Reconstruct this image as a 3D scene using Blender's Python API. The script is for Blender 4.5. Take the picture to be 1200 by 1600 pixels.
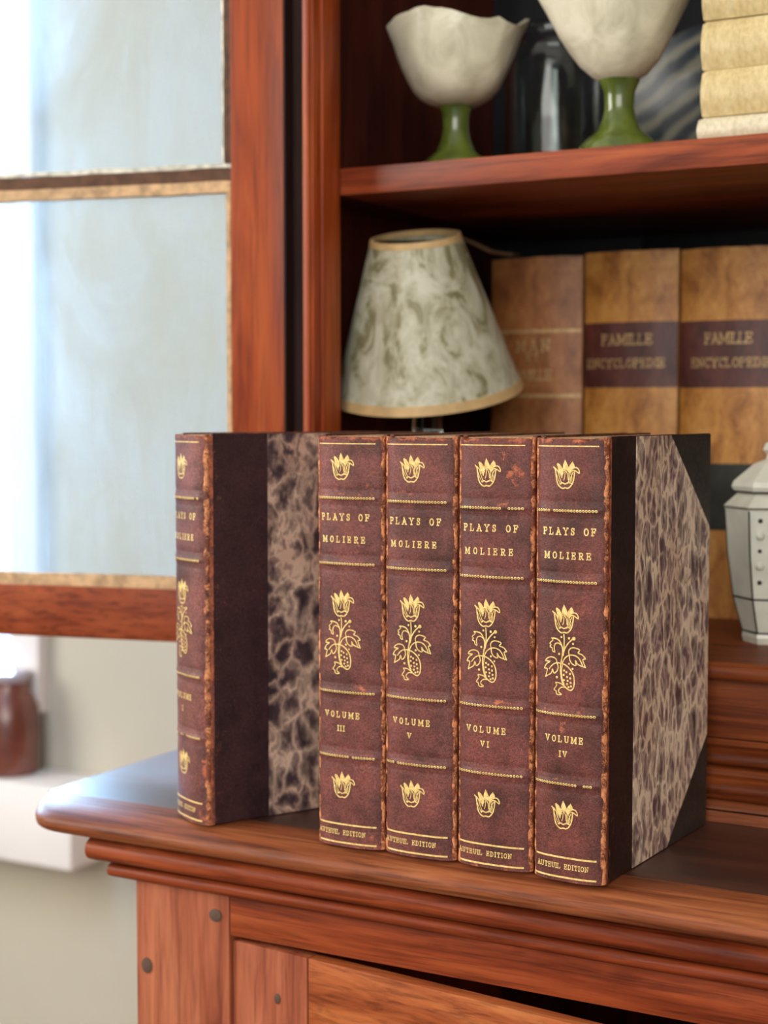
import bpy, bmesh, math, random
from math import sin, cos, tan, pi, radians, sqrt, atan2
from mathutils import Vector, Matrix, noise as mnoise
random.seed(7)
for o in list(bpy.data.objects): bpy.data.objects.remove(o)
SC = bpy.context.scene
COL = SC.collection
# ------------------------------------------------------------------ camera
F_PX = 2450.0; YAW = radians(28.3); PITCH = radians(3.62); CAMH = 0.229
cd = bpy.data.cameras.new('camera'); cam = bpy.data.objects.new('camera', cd); COL.objects.link(cam)
cd.sensor_fit = 'VERTICAL'; cd.sensor_height = 36.0; cd.lens = F_PX / 1600 * 36.0
cam.location = (0, 0, CAMH); cam.rotation_euler = (pi/2 - PITCH, 0, YAW)
cd.clip_start = 0.02
cd.dof.use_dof = True; cd.dof.focus_distance = 0.772; cd.dof.aperture_fstop = 6.6
SC.camera = cam
# ------------------------------------------------------------------ world / light / exposure
SC.view_settings.view_transform = 'Standard'; SC.view_settings.look = 'None'
SC.view_settings.exposure = 0.06; SC.view_settings.gamma = 1.0
SC.view_settings.use_curve_mapping = False
wd = bpy.data.worlds.new('sky'); SC.world = wd; wd.use_nodes = True
wb = wd.node_tree.nodes['Background']; wb.inputs[0].default_value = (0.55, 0.74, 1.0, 1); wb.inputs[1].default_value = 3.0
def area(name, loc, target, sx, sy, power, col):
    l = bpy.data.lights.new(name, 'AREA'); l.shape = 'RECTANGLE'; l.size = sx; l.size_y = sy; l.energy = power; l.color = col
    o = bpy.data.objects.new(name, l); COL.objects.link(o); o.location = loc
    o.rotation_euler = (Vector(target) - Vector(loc)).to_track_quat('-Z', 'Y').to_euler()
    return o
bw = area('back_window_daylight', (-1.56, 1.56, 0.50), (-0.55, 0.72, -0.05), 0.95, 1.1, 195, (0.37, 0.64, 1.0)); bw.data.spread = radians(75)
area('left_fill_light', (-2.3, -0.4, 0.85), (-0.4, 0.75, 0.1), 1.3, 1.3, 44, (1.0, 0.965, 0.91))  # soft fill added from the left; that wall has no window
area('front_fill_light', (0.5, -1.9, 0.9), (-0.3, 0.75, 0.15), 2.2, 1.4, 50, (1.0, 0.96, 0.89))  # added fill from behind the camera, no window modelled there
# ------------------------------------------------------------------ pixel helpers (direction only; distance from known planes)
_fw = Vector((-sin(YAW)*cos(PITCH), cos(YAW)*cos(PITCH), -sin(PITCH)))
_rt = Vector((cos(YAW), sin(YAW), 0)); _up = _rt.cross(_fw); _c = Vector((0, 0, CAMH))
def ray(px, py): return _fw + _rt*((px-600)/F_PX) + _up*((800-py)/F_PX)
def ony(px, py, y): d = ray(px, py); return _c + d*(y/d.y)
def onz(px, py, z): d = ray(px, py); return _c + d*((z-CAMH)/d.z)

# ------------------------------------------------------------------ mesh helpers
class MB:
    def __init__(s): s.v = []; s.f = []
    def add(s, vs, fs):
        n = len(s.v); s.v += [Vector(p) for p in vs]; s.f += [tuple(i+n for i in f) for f in fs]; return s
    def box(s, x0, x1, y0, y1, z0, z1, b=0.0):
        if b <= 0:
            vs = [(x, y, z) for z in (z0, z1) for y in (y0, y1) for x in (x0, x1)]
            return s.add(vs, [(0,2,3,1), (4,5,7,6), (0,1,5,4), (2,6,7,3), (0,4,6,2), (1,3,7,5)])
        bm = bmesh.new(); bmesh.ops.create_cube(bm, size=1.0)
        for v in bm.verts:
            v.co = Vector(((x0+x1)/2 + v.co.x*(x1-x0), (y0+y1)/2 + v.co.y*(y1-y0), (z0+z1)/2 + v.co.z*(z1-z0)))
        bmesh.ops.bevel(bm, geom=list(bm.edges), offset=b, segments=2, profile=0.6, affect='EDGES')
        bm.verts.index_update()
        s.add([v.co.copy() for v in bm.verts], [[v.index for v in f.verts] for f in bm.faces]); bm.free(); return s
    def rings(s, rings, closed=True, cap0=True, cap1=True):
        n = len(rings[0]); vs = [p for r in rings for p in r]; fs = []
        for i in range(len(rings)-1):
            for j in range(n if closed else n-1):
                k = (j+1) % n; fs.append((i*n+j, i*n+k, (i+1)*n+k, (i+1)*n+j))
        if cap0: fs.append(tuple(range(n-1, -1, -1)))
        if cap1: m = (len(rings)-1)*n; fs.append(tuple(range(m, m+n)))
        return s.add(vs, fs)
    def lathe(s, prof, c=(0,0,0), seg=40, cap0=True, cap1=True):
        return s.rings([[(c[0]+r*cos(2*pi*j/seg), c[1]+r*sin(2*pi*j/seg), c[2]+z) for j in range(seg)] for r, z in prof], True, cap0, cap1)
    def extx(s, prof, x0, x1, n=1):     # closed (y,z) profile extruded along x
        return s.rings([[(x0+(x1-x0)*i/n, y, z) for y, z in prof] for i in range(n+1)])
    def tube(s, pts, r, seg=8, caps=True):
        pts = [Vector(p) for p in pts]; R = []
        for i, p in enumerate(pts):
            t = (pts[min(i+1, len(pts)-1)] - pts[max(i-1, 0)]).normalized()
            a = t.cross(Vector((0, 0, 1)) if abs(t.z) < .9 else Vector((1, 0, 0))).normalized(); b = t.cross(a)
            rr = r[i] if isinstance(r, (list, tuple)) else r
            R.append([p + a*rr*cos(2*pi*j/seg) + b*rr*sin(2*pi*j/seg) for j in range(seg)])
        return s.rings(R, True, caps, caps)
    def sphere(s, c, r, seg=10, rn=6):
        R = []
        for i in range(1, rn):
            th = pi*i/rn; R.append([(c[0]+r*sin(th)*cos(2*pi*j/seg), c[1]+r*sin(th)*sin(2*pi*j/seg), c[2]-r*cos(th)) for j in range(seg)])
        return s.rings(R)
    def xf(s, M): s.v = [M @ v for v in s.v]; return s

def wloc(o):
    p = Vector((0, 0, 0))
    while o is not None: p += o.location; o = o.parent
    return p
def obj(name, mb, mat, parent=None, world=True, smooth=35, recalc=True, double=1e-6):
    me = bpy.data.meshes.new(name)
    off = wloc(parent) if (parent is not None and world) else Vector((0, 0, 0))
    me.from_pydata([tuple(v - off) for v in mb.v], [], mb.f)
    if recalc:
        bm = bmesh.new(); bm.from_mesh(me)
        bmesh.ops.recalc_face_normals(bm, faces=bm.faces); bm.to_mesh(me); bm.free()
    me.materials.append(mat)
    if smooth:
        me.polygons.foreach_set('use_smooth', [True]*len(me.polygons))
        me.set_sharp_from_angle(angle=radians(smooth))
    o = bpy.data.objects.new(name, me); COL.objects.link(o)
    if parent is not None: o.parent = parent
    return o
def tag(o, label=None, cat=None, group=None, kind=None):
    if label: o['label'] = label
    if cat: o['category'] = cat
    if group: o['group'] = group
    if kind: o['kind'] = kind
    return o
def thing(name, label, cat, loc=(0,0,0), rz=0.0, group=None):
    o = bpy.data.objects.new(name, None); COL.objects.link(o); o.empty_display_size = 0.02
    o.location = loc; o.rotation_euler = (0, 0, rz)
    return tag(o, label, cat, group)
def struct(name, mb, mat, label=None, parent=None, **k):
    o = obj(name, mb, mat, parent, **k)
    if parent is None: o['kind'] = 'structure'
    if label: o['label'] = label
    return o

# ------------------------------------------------------------------ materials
def srgb(r, g, b):
    f = lambda c: (c/255/12.92) if c <= 10 else ((c/255+0.055)/1.055)**2.4
    return (f(r), f(g), f(b), 1.0)
class NT:
    def __init__(s, name):
        s.m = bpy.data.materials.new(name); s.m.use_nodes = True; s.t = s.m.node_tree; s.t.nodes.clear()
        s.out = s.n('ShaderNodeOutputMaterial'); s.b = s.n('ShaderNodeBsdfPrincipled'); s.l(s.b.outputs[0], s.out.inputs[0])
    def n(s, t, **k):
        x = s.t.nodes.new(t)
        for a, v in k.items(): setattr(x, a, v)
        return x
    def l(s, a, b): s.t.links.new(a, b)
    def coord(s, scale=(1,1,1), rot=(0,0,0), kind='Object', loc=(0,0,0)):
        c = s.n('ShaderNodeTexCoord'); m = s.n('ShaderNodeMapping'); m.inputs['Scale'].default_value = scale
        m.inputs['Rotation'].default_value = rot; m.inputs['Location'].default_value = loc
        s.l(c.outputs[kind], m.inputs[0]); return m.outputs[0]
    def noise(s, vec, scale, detail=4, rough=.55, dist=0.0, out='Fac'):
        x = s.n('ShaderNodeTexNoise'); x.inputs['Scale'].default_value = scale; x.inputs['Detail'].default_value = detail
        x.inputs['Roughness'].default_value = rough; x.inputs['Distortion'].default_value = dist
        s.l(vec, x.inputs['Vector']); return x.outputs[out]
    def ramp(s, fac, stops, interp='LINEAR'):
        r = s.n('ShaderNodeValToRGB'); r.color_ramp.interpolation = interp
        e = r.color_ramp.elements
        while len(e) < len(stops): e.new(0.5)
        for i, (p, c) in enumerate(stops):
            e[i].position = p; e[i].color = c if len(c) == 4 else (*c, 1)
        s.l(fac, r.inputs[0]); return r.outputs[0]
    def mix(s, fac, a, b, blend='MIX'):
        x = s.n('ShaderNodeMix', data_type='RGBA', blend_type=blend)
        for sock, val in ((x.inputs[0], fac), (x.inputs[6], a), (x.inputs[7], b)):
            if hasattr(val, 'links'): s.l(val, sock)
            else: sock.default_value = val
        return x.outputs[2]
    def math(s, op, a, b=0.0, clamp=False):
        x = s.n('ShaderNodeMath', operation=op); x.use_clamp = clamp
        for i, val in enumerate((a, b)):
            if hasattr(val, 'links'): s.l(val, x.inputs[i])
            else: x.inputs[i].default_value = val
        return x.outputs[0]
    def vadd(s, a, b, sc):
        m = s.n('ShaderNodeVectorMath', operation='MULTIPLY_ADD'); s.l(b, m.inputs[0]); m.inputs[1].default_value = (sc, sc, sc); s.l(a, m.inputs[2])
        return m.outputs[0]
    def bump(s, h, strength, dist=0.001):
        b = s.n('ShaderNodeBump'); b.inputs['Strength'].default_value = strength; b.inputs['Distance'].default_value = dist
        s.l(h, b.inputs['Height']); s.l(b.outputs[0], s.b.inputs['Normal'])
    def set(s, **k):
        for a, v in k.items():
            sock = s.b.inputs[a.replace('_', ' ')]
            if hasattr(v, 'links'): s.l(v, sock)
            else: sock.default_value = v
        return s
BLK = (0, 0, 0, 1); WHT = (1, 1, 1, 1)

def wood(name, dark, mid, light, axis='x', rough=.48, coat=.12, scale=1.0, grain=1.0, bump=.25, coatr=.22, coatior=1.5):
    t = NT(name); st = {'x': (9, 190, 190), 'y': (190, 9, 190), 'z': (190, 190, 9)}[axis]
    wb = {'x': (4, 40, 40), 'y': (40, 4, 40), 'z': (40, 40, 4)}[axis]
    st = tuple(a*scale for a in st)
    v1 = t.coord(st); v2 = t.coord(wb)
    n1 = t.noise(v1, 1.6, 6, .62, .6); n2 = t.noise(v2, 1.0, 4, .6, 1.2); n3 = t.noise(v1, 5.0, 3, .7)
    base = t.ramp(n2, [(.32, dark), (.5, mid), (.68, light)])
    g = t.ramp(n1, [(.36, (0.42, 0.36, 0.34)), (.5, (.85, .84, .83)), (.62, (1, 1, 1))])
    c = t.mix(.85*grain, base, g, 'MULTIPLY')
    pores = t.ramp(n3, [(.30, (.45, .4, .38)), (.40, (1, 1, 1))])
    c = t.mix(.45*grain, c, pores, 'MULTIPLY')
    r = t.ramp(n2, [(.3, (rough-.08,)*3), (.7, (rough+.1,)*3)])
    t.set(Base_Color=c, Roughness=r, Coat_Weight=coat, Coat_Roughness=coatr, Coat_IOR=coatior, Specular_IOR_Level=.3)
    t.bump(n1, bump, .0006); return t.m

W_DARK, W_MID, W_LIGHT = srgb(104, 40, 18), srgb(150, 66, 32), srgb(176, 88, 46)
M = {}
M['wood_x'] = wood('red_brown_pine_across', W_DARK, W_MID, W_LIGHT, 'x')
M['wood_z'] = wood('red_brown_pine_upright', srgb(132, 50, 16), srgb(164, 70, 24), srgb(182, 88, 36), 'z', grain=.7)
M['wood_y'] = wood('red_brown_pine_deep', W_DARK, W_MID, W_LIGHT, 'y')
M['edge_wood'] = wood('worn_front_edge_pine', srgb(104, 52, 30), srgb(150, 82, 48), srgb(178, 108, 66), 'x', rough=.52, coat=.05)
M['top_wood'] = wood('varnished_counter_pine', srgb(52, 22, 12), srgb(72, 32, 17), srgb(90, 42, 22), 'x', rough=.55, coat=1.0, grain=.5, bump=.1, coatr=.48, coatior=1.7)
M['orange_wood'] = wood('orange_pine_rail', srgb(150, 72, 36), srgb(182, 98, 52), srgb(202, 124, 70), 'x', rough=.45, coat=.1)
M['stile_wood'] = wood('worn_pine_stile', srgb(130, 62, 40), srgb(168, 90, 60), srgb(184, 108, 74), 'z', rough=.55, coat=.08, grain=.7)
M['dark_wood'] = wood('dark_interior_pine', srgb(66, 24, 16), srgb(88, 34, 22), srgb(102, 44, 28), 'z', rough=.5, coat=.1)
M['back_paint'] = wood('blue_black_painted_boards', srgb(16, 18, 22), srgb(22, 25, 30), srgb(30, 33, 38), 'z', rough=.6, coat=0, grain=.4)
M['gap_shade'] = wood('dark_brown_gap_shade', srgb(38, 22, 18), srgb(48, 30, 25), srgb(56, 36, 30), 'z', rough=.6, coat=0, grain=.4)  # dark brown that puts the hinge gap's shade into colour
M['fascia_wood'] = wood('satin_pine_fascia', srgb(84, 34, 12), srgb(124, 58, 24), srgb(148, 76, 34), 'x', rough=.5, coat=.04)

def plain(name, col, rough=.6, nscale=30, var=.12, metallic=0., bump=0., coat=0.):
    t = NT(name); v = t.coord((1, 1, 1)); n = t.noise(v, nscale, 4)
    d = tuple(c*(1-var) for c in col[:3]); u = tuple(min(1, c*(1+var)) for c in col[:3])
    t.set(Base_Color=t.ramp(n, [(.35, d), (.65, u)]), Roughness=rough, Metallic=metallic, Coat_Weight=coat)
    if bump: t.bump(n, bump, .001)
    return t.m
M['wall'] = plain('cream_wall_paint', srgb(187, 180, 162), .85, 6, .03)
M['floor'] = wood('oak_floor_boards', srgb(60, 38, 22), srgb(78, 50, 30), srgb(92, 62, 38), 'x', rough=.6)
M['ceiling'] = plain('white_ceiling_paint', srgb(230, 228, 220), .9, 4, .02)
M['white_paint'] = plain('white_gloss_paint', srgb(232, 226, 220), .4, 8, .03)
M['putty'] = plain('cracked_beige_putty', srgb(196, 160, 122), .8, 120, .3, bump=.5)
M['putty_white'] = plain('flaking_white_paint', srgb(214, 210, 196), .8, 150, .3, bump=.5)
M['putty_brown'] = plain('brown_putty', srgb(92, 62, 44), .8, 120, .3, bump=.5)
M['peg'] = plain('grey_filled_peg', srgb(88, 66, 54), .7, 60, .2)
M['gap'] = plain('dark_gap', srgb(18, 10, 8), .9)
M['iron'] = plain('dark_iron', srgb(40, 32, 30), .5, metallic=.6)

# --- old glass, dusty
t = NT('dusty_old_glass'); v = t.coord((9, 9, 3.2)); n = t.noise(v, 1.0, 6, .6, 1.6); v2 = t.coord((60, 60, 14)); n2 = t.noise(v2, 1, 3, .6, .5)
tr = t.n('ShaderNodeBsdfTransparent'); tl = t.n('ShaderNodeBsdfTranslucent'); df = t.n('ShaderNodeBsdfDiffuse'); gl = t.n('ShaderNodeBsdfGlossy')
tr.inputs[0].default_value = (.93, .96, .95, 1); tl.inputs[0].default_value = (.82, .88, .9, 1); df.inputs[0].default_value = (.8, .82, .8, 1)
gl.inputs['Roughness'].default_value = .08
m1 = t.n('ShaderNodeMixShader'); m1.inputs[0].default_value = .4; t.l(tl.outputs[0], m1.inputs[1]); t.l(df.outputs[0], m1.inputs[2])
m2 = t.n('ShaderNodeMixShader'); nn = t.math('ADD', t.math('MULTIPLY', n, .8), t.math('MULTIPLY', n2, .25))
t.l(t.ramp(nn, [(.36, (.07,)*3), (.50, (.13,)*3), (.66, (.27,)*3)]), m2.inputs[0]); t.l(tr.outputs[0], m2.inputs[1]); t.l(m1.outputs[0], m2.inputs[2])
fr = t.n('ShaderNodeFresnel'); fr.inputs[0].default_value = 1.45
m3 = t.n('ShaderNodeMixShader'); t.l(fr.outputs[0], m3.inputs[0]); t.l(m2.outputs[0], m3.inputs[1]); t.l(gl.outputs[0], m3.inputs[2])
t.l(m3.outputs[0], t.out.inputs[0]); M['dusty_glass'] = t.m
t = NT('window_glass'); tr = t.n('ShaderNodeBsdfTransparent'); gl = t.n('ShaderNodeBsdfGlossy'); gl.inputs['Roughness'].default_value = .02
fr = t.n('ShaderNodeFresnel'); fr.inputs[0].default_value = 1.3; m3 = t.n('ShaderNodeMixShader'); t.l(fr.outputs[0], m3.inputs[0]); t.l(tr.outputs[0], m3.inputs[1]); t.l(gl.outputs[0], m3.inputs[2]); t.l(m3.outputs[0], t.out.inputs[0])
M['window_glass'] = t.m
t = NT('clear_jar_glass'); t.set(Base_Color=(.86, .93, .92, 1), Roughness=.03, Transmission_Weight=1.0, IOR=1.45); M['clear_glass'] = t.m

# --- leather spine (attribute "wear" drives the rubbed areas)
def leather(name, seed, base=(96, 58, 52), rub=(170, 92, 64)):
    t = NT(name); v = t.coord((1, 1, 1), loc=(seed*.37, seed*.11, seed*.23))
    big = t.noise(v, 45, 4, .6); fine = t.noise(v, 1500, 4, .6); mid = t.noise(v, 260, 4, .7, .5)
    b = [srgb(*[c*k for c in base]) for k in (.72, 1.0, 1.22)]
    c = t.ramp(big, [(.3, b[0]), (.5, b[1]), (.72, b[2])])
    c = t.mix(.85, c, t.ramp(fine, [(.32, (.40, .36, .36)), (.5, (.95, .95, .95)), (.68, (1.45, 1.45, 1.5))]), 'MULTIPLY')
    g2 = t.noise(v, 620, 3, .6, .4); c = t.mix(.6, c, t.ramp(g2, [(.36, (.58, .55, .55)), (.55, (1.0, 1.0, 1.0)), (.7, (1.3, 1.3, 1.32))]), 'MULTIPLY')
    sv = t.coord((700, 700, 150), rot=(0, .7, 0), loc=(seed, 0, 0)); sn = t.noise(sv, 1.0, 2, .5, .8)
    scr = t.math('MULTIPLY', t.ramp(sn, [(.66, BLK), (.74, (.5,)*3)]), t.ramp(mid, [(.45, BLK), (.6, WHT)]))
    c = t.mix(scr, c, srgb(*[min(255, k*1.5) for k in base]))
    at = t.n('ShaderNodeAttribute'); at.attribute_name = 'wear'
    w = t.math('ADD', at.outputs['Fac'], t.math('MULTIPLY', t.math('SUBTRACT', mid, .5), 1.5))
    w = t.math('ADD', w, t.math('MULTIPLY', t.math('SUBTRACT', fine, .5), .6))
    f = t.ramp(w, [(.44, BLK), (.74, WHT)])
    rc = t.ramp(mid, [(.3, srgb(*[c_*.62 for c_ in rub])), (.5, srgb(*rub)), (.75, srgb(*[min(255, c_*1.22) for c_ in rub]))])
    c = t.mix(f, c, rc)
    t.set(Base_Color=c, Roughness=t.ramp(mid, [(.3, (.40,)*3), (.7, (.58,)*3)]), Specular_IOR_Level=.4)
    t.bump(t.math('ADD', t.math('ADD', fine, g2), t.math('MULTIPLY', f, .8)), .4, .0004); return t.m
M['joint'] = leather('rubbed_orange_joint', 3.3, (120, 62, 42), (214, 138, 92))
M['board_leather'] = leather('dark_brown_board_leather', 5.1, (50, 30, 26), (110, 62, 44))
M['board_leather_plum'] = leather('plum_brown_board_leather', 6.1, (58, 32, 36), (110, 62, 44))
M['corner_leather'] = leather('grey_brown_corner_leather', 8.1, (58, 50, 46), (90, 76, 66))

def marbled(name, seed, sc, cells, veins, stretch=.52, keep=.5, soft=.62):
    t = NT(name); v = t.coord((1, 1, stretch), loc=(seed, seed*.7, seed*.3))
    def warp(vec, scale, amp, detail=3):
        wn = t.n('ShaderNodeTexNoise'); wn.inputs['Scale'].default_value = scale; wn.inputs['Detail'].default_value = detail; t.l(v, wn.inputs['Vector'])
        sub = t.n('ShaderNodeVectorMath', operation='SUBTRACT'); t.l(wn.outputs['Color'], sub.inputs[0]); sub.inputs[1].default_value = (.5, .5, .5)
        return t.vadd(vec, sub.outputs[0], amp)
    wv = warp(warp(v, 40, .014), 170, .0085, 2)
    def vor(scale):
        x = t.n('ShaderNodeTexVoronoi', feature='DISTANCE_TO_EDGE'); x.inputs['Scale'].default_value = scale; t.l(wv, x.inputs['Vector']); return x.outputs['Distance']
    d1 = vor(sc); d2 = vor(sc*1.9)
    big = t.noise(v, 26, 3); med = t.noise(v, 75, 4, .6); fine = t.noise(v, 240, 4, .6)
    glow = t.math('SUBTRACT', 1.0, t.math('DIVIDE', d1, t.math('ADD', t.math('MULTIPLY', big, .55), .02)), True)
    core = t.math('SUBTRACT', 1.0, t.math('DIVIDE', d1, .10), True)
    c2 = t.math('MULTIPLY', t.math('SUBTRACT', 1.0, t.math('DIVIDE', d2, .22), True), .7)
    ve = t.math('ADD', t.math('MULTIPLY', t.math('POWER', glow, 1.6), soft), t.math('MULTIPLY', t.math('ADD', core, c2), t.ramp(med, [(keep-.1, BLK), (keep+.12, (.8,)*3)])))
    ve = t.math('MULTIPLY', ve, t.ramp(fine, [(.25, (.6,)*3), (.6, (1.15,)*3)]), True)
    cell = t.ramp(med, [(.3, srgb(*cells[0])), (.5, srgb(*cells[1])), (.7, srgb(*cells[2]))])
    vein = t.ramp(big, [(.35, srgb(*veins[0])), (.6, srgb(*veins[1]))])
    t.set(Base_Color=t.mix(ve, cell, vein), Roughness=.42, Specular_IOR_Level=.45); return t.m
M['marble'] = marbled('marbled_paper', 1.7, 92, ((84, 60, 66), (112, 84, 90), (152, 118, 122)), ((226, 190, 164), (250, 224, 198)), .5, .40, .42)
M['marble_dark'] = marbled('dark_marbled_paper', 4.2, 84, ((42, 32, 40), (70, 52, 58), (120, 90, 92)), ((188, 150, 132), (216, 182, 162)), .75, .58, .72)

t = NT('gilt'); v = t.coord((1, 1, 1)); n = t.noise(v, 600, 3)
t.set(Base_Color=t.ramp(n, [(.3, srgb(226, 176, 98)), (.55, srgb(255, 222, 146)), (.8, srgb(255, 240, 190))]), Metallic=.12, Roughness=.36); M['gilt'] = t.m
t = NT('page_edges'); v = t.coord((900, 6, 6)); n = t.noise(v, 1, 3)
t.set(Base_Color=t.ramp(n, [(.3, srgb(150, 112, 80)), (.7, srgb(208, 172, 132))]), Roughness=.8); M['pages'] = t.m
def calf(name, cols):
    t = NT(name); v = t.coord((1, 1, .5)); n = t.noise(v, 70, 5, .65, .6); n2 = t.noise(v, 420, 4, .6)
    c = t.ramp(n, [(.3, srgb(*cols[0])), (.5, srgb(*cols[1])), (.7, srgb(*cols[2]))])
    c = t.mix(.5, c, t.ramp(n2, [(.3, (.55, .5, .45)), (.6, (1, 1, 1))]), 'MULTIPLY')
    t.set(Base_Color=c, Roughness=.5); t.bump(n2, .2, .0005); return t.m
M['calf'] = calf('mottled_tan_calf', ((142, 84, 32), (192, 130, 60), (214, 158, 86)))
M['calf_red'] = calf('reddish_tan_calf', ((122, 70, 36), (160, 100, 54), (180, 122, 72)))
M['maroon'] = calf('maroon_label_leather', ((62, 28, 28), (84, 40, 36), (108, 54, 44)))
M['green_label'] = calf('dark_green_label_leather', ((20, 22, 18), (32, 34, 26), (44, 46, 36)))
M['dull_gilt'] = plain('dull_gilt', srgb(186, 152, 104), .5, 300, .25, metallic=.2)
# --- ceramics, shade etc.
t = NT('stoneware_white_glaze'); v = t.coord((1, 1, 1)); n = t.noise(v, 40, 5, .6, .8)
t.set(Base_Color=t.ramp(n, [(.3, srgb(192, 186, 160)), (.55, srgb(226, 220, 196)), (.75, srgb(234, 228, 208))]), Roughness=.38, Coat_Weight=.2); t.bump(n, .35, .004); M['stoneware'] = t.m
t = NT('green_glaze'); v = t.coord((1, 1, .5)); n = t.noise(v, 60, 4)
t.set(Base_Color=t.ramp(n, [(.3, srgb(62, 76, 24)), (.6, srgb(100, 114, 46))]), Roughness=.2, Coat_Weight=.6); M['green_glaze'] = t.m
t = NT('hide_lampshade_paper'); v = t.coord((1, 1, .7)); n = t.noise(v, 34, 5, .62, 1.8); n2 = t.noise(v, 80, 4, .6, 1.0)
c = t.ramp(n, [(.4, srgb(206, 204, 186)), (.52, srgb(186, 182, 158)), (.60, srgb(134, 128, 96)), (.72, srgb(112, 104, 74))])
c = t.mix(t.ramp(n2, [(.5, BLK), (.68, (.6,)*3)]), c, srgb(150, 142, 110))
t.set(Base_Color=c, Roughness=.55); M['shade'] = t.m
M['shade_trim'] = plain('tan_shade_trim', srgb(206, 172, 122), .6, 90, .12)
M['crackle'] = plain('crackle_white_ceramic', srgb(206, 204, 190), .3, 60, .08, coat=.3)
M['ink'] = plain('black_brown_ink_line', srgb(30, 26, 22), .5)
M['cream_cloth'] = calf('cream_bookcloth', ((196, 172, 118), (214, 192, 140), (224, 206, 158)))
M['cream_white'] = calf('pale_cream_bookcloth', ((206, 196, 166), (222, 212, 184), (230, 222, 198)))
t = NT('blue_swirl_glaze'); v = t.coord((1, 1, 1)); w = t.n('ShaderNodeTexWave', wave_type='RINGS', rings_direction='Y'); w.inputs['Scale'].default_value = 22; w.inputs['Distortion'].default_value = 5; w.inputs['Detail'].default_value = 3; t.l(v, w.inputs['Vector'])
t.set(Base_Color=t.ramp(w.outputs['Fac'], [(.2, srgb(28, 40, 52)), (.55, srgb(72, 80, 82)), (.85, srgb(128, 124, 108))]), Roughness=.25); M['blue_plate'] = t.m
t = NT('brown_jar_glaze'); v = t.coord((1, 1, 1)); n = t.noise(v, 30, 3)
t.set(Base_Color=t.ramp(n, [(.3, srgb(92, 48, 38)), (.7, srgb(126, 72, 58))]), Roughness=.25, Coat_Weight=.5); M['brown_glaze'] = t.m

# ================================================================== ROOM
WALL_Y = 1.24; FZ = -0.88; CZ = 1.7
wx0, wx1, wz0, wz1 = -2.05, -1.094, -0.041, 1.45          # window opening in the back wall
w = MB()
w.box(-2.7, wx0, WALL_Y, WALL_Y+.12, FZ, CZ); w.box(wx1, 1.9, WALL_Y, WALL_Y+.12, FZ, CZ)
w.box(wx0, wx1, WALL_Y, WALL_Y+.12, FZ, wz0); w.box(wx0, wx1, WALL_Y, WALL_Y+.12, wz1, CZ)
struct('wall_back', w, M['wall'], 'plain cream wall behind the cupboard', smooth=0)
struct('wall_left', MB().box(-2.82, -2.7, -2.4, WALL_Y+.12, FZ, CZ), M['wall'], 'cream side wall of the room', smooth=0)
struct('wall_right', MB().box(1.9, 2.02, -2.4, WALL_Y+.12, FZ, CZ), M['wall'], 'cream right-hand wall of the room', smooth=0)
struct('wall_front', MB().box(-2.82, 2.02, -2.52, -2.4, FZ, CZ), M['wall'], 'cream wall behind the viewer', smooth=0)
struct('floor', MB().box(-2.82, 2.02, -2.52, WALL_Y+.12, FZ-.05, FZ), M['floor'], 'brown boarded floor', smooth=0)
struct('ceiling', MB().box(-2.82, 2.02, -2.52, WALL_Y+.12, CZ, CZ+.05), M['ceiling'], 'white ceiling', smooth=0)
win = struct('window_1', MB().box(wx0, wx1, WALL_Y+.05, WALL_Y+.056, wz0, wz1), M['window_glass'], 'bright daylit window at the left edge behind the brown jar', smooth=0)
cwid = .036
for nm, a in (('casing_side', (wx1-.001, wx1+cwid, wz0-cwid, wz1+cwid)), ('casing_side', (wx0-cwid, wx0+.001, wz0-cwid, wz1+cwid)),
              ('casing_bottom', (wx0, wx1, wz0-cwid, wz0+.001)), ('casing_top', (wx0, wx1, wz1-.001, wz1+cwid))):
    obj(nm, MB().box(a[0], a[1], WALL_Y-.016, WALL_Y+.001, a[2], a[3], .003), M['white_paint'], win)
# white ledge under the window
LY = 1.172; LX = ony(110, 1310, LY).x; LZT = ony(30, 1222, 1.178).z; LZB = ony(100, 1361, LY).z
tag(obj('wall_ledge', MB().box(-1.9, LX, LY, WALL_Y-.0005, LZB, LZT, .004), M['white_paint']), 'white painted ledge on the wall, left of the cupboard', 'ledge')

# ================================================================== BASE CABINET
bc = thing('base_cabinet', 'red-brown pine cabinet base with pegged frame and door left ajar', 'cabinet', (0.05, .96, FZ))
BY = .722; BX0 = -.553; BX1 = .65
obj('side_panel', MB().box(BX0, BX0+.018, BY+.022, 1.22, FZ, -.016), M['wood_z'], bc)
obj('side_panel', MB().box(BX1-.018, BX1, BY+.022, 1.22, FZ, -.016), M['wood_z'], bc)
obj('back_panel', MB().box(BX0+.018, BX1-.018, 1.205, 1.22, FZ, -.016), M['dark_wood'], bc)
obj('bottom_panel', MB().box(BX0+.018, BX1-.018, BY+.022, 1.205, FZ+.06, FZ+.078), M['dark_wood'], bc)
SX = -.488
st = obj('stile', MB().box(BX0, SX, BY, BY+.022, FZ, -.036, .0012), M['stile_wood'], bc)
obj('stile', MB().box(BX1-.065, BX1, BY, BY+.022, FZ, -.036, .0012), M['stile_wood'], bc)
obj('rail', MB().box(SX+.0004, BX1-.0654, BY+.0004, BY+.022, -.0652, -.036, .001), M['wood_x'], bc)
obj('rail', MB().box(SX+.0004, BX1-.0654, BY+.0004, BY+.022, FZ, FZ+.06, .001), M['wood_x'], bc)
def arc(cy, cz, r, a0, a1, n=7): return [(cy+r*cos(radians(a0+(a1-a0)*i/n)), cz+r*sin(radians(a0+(a1-a0)*i/n))) for i in range(n+1)]
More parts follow.
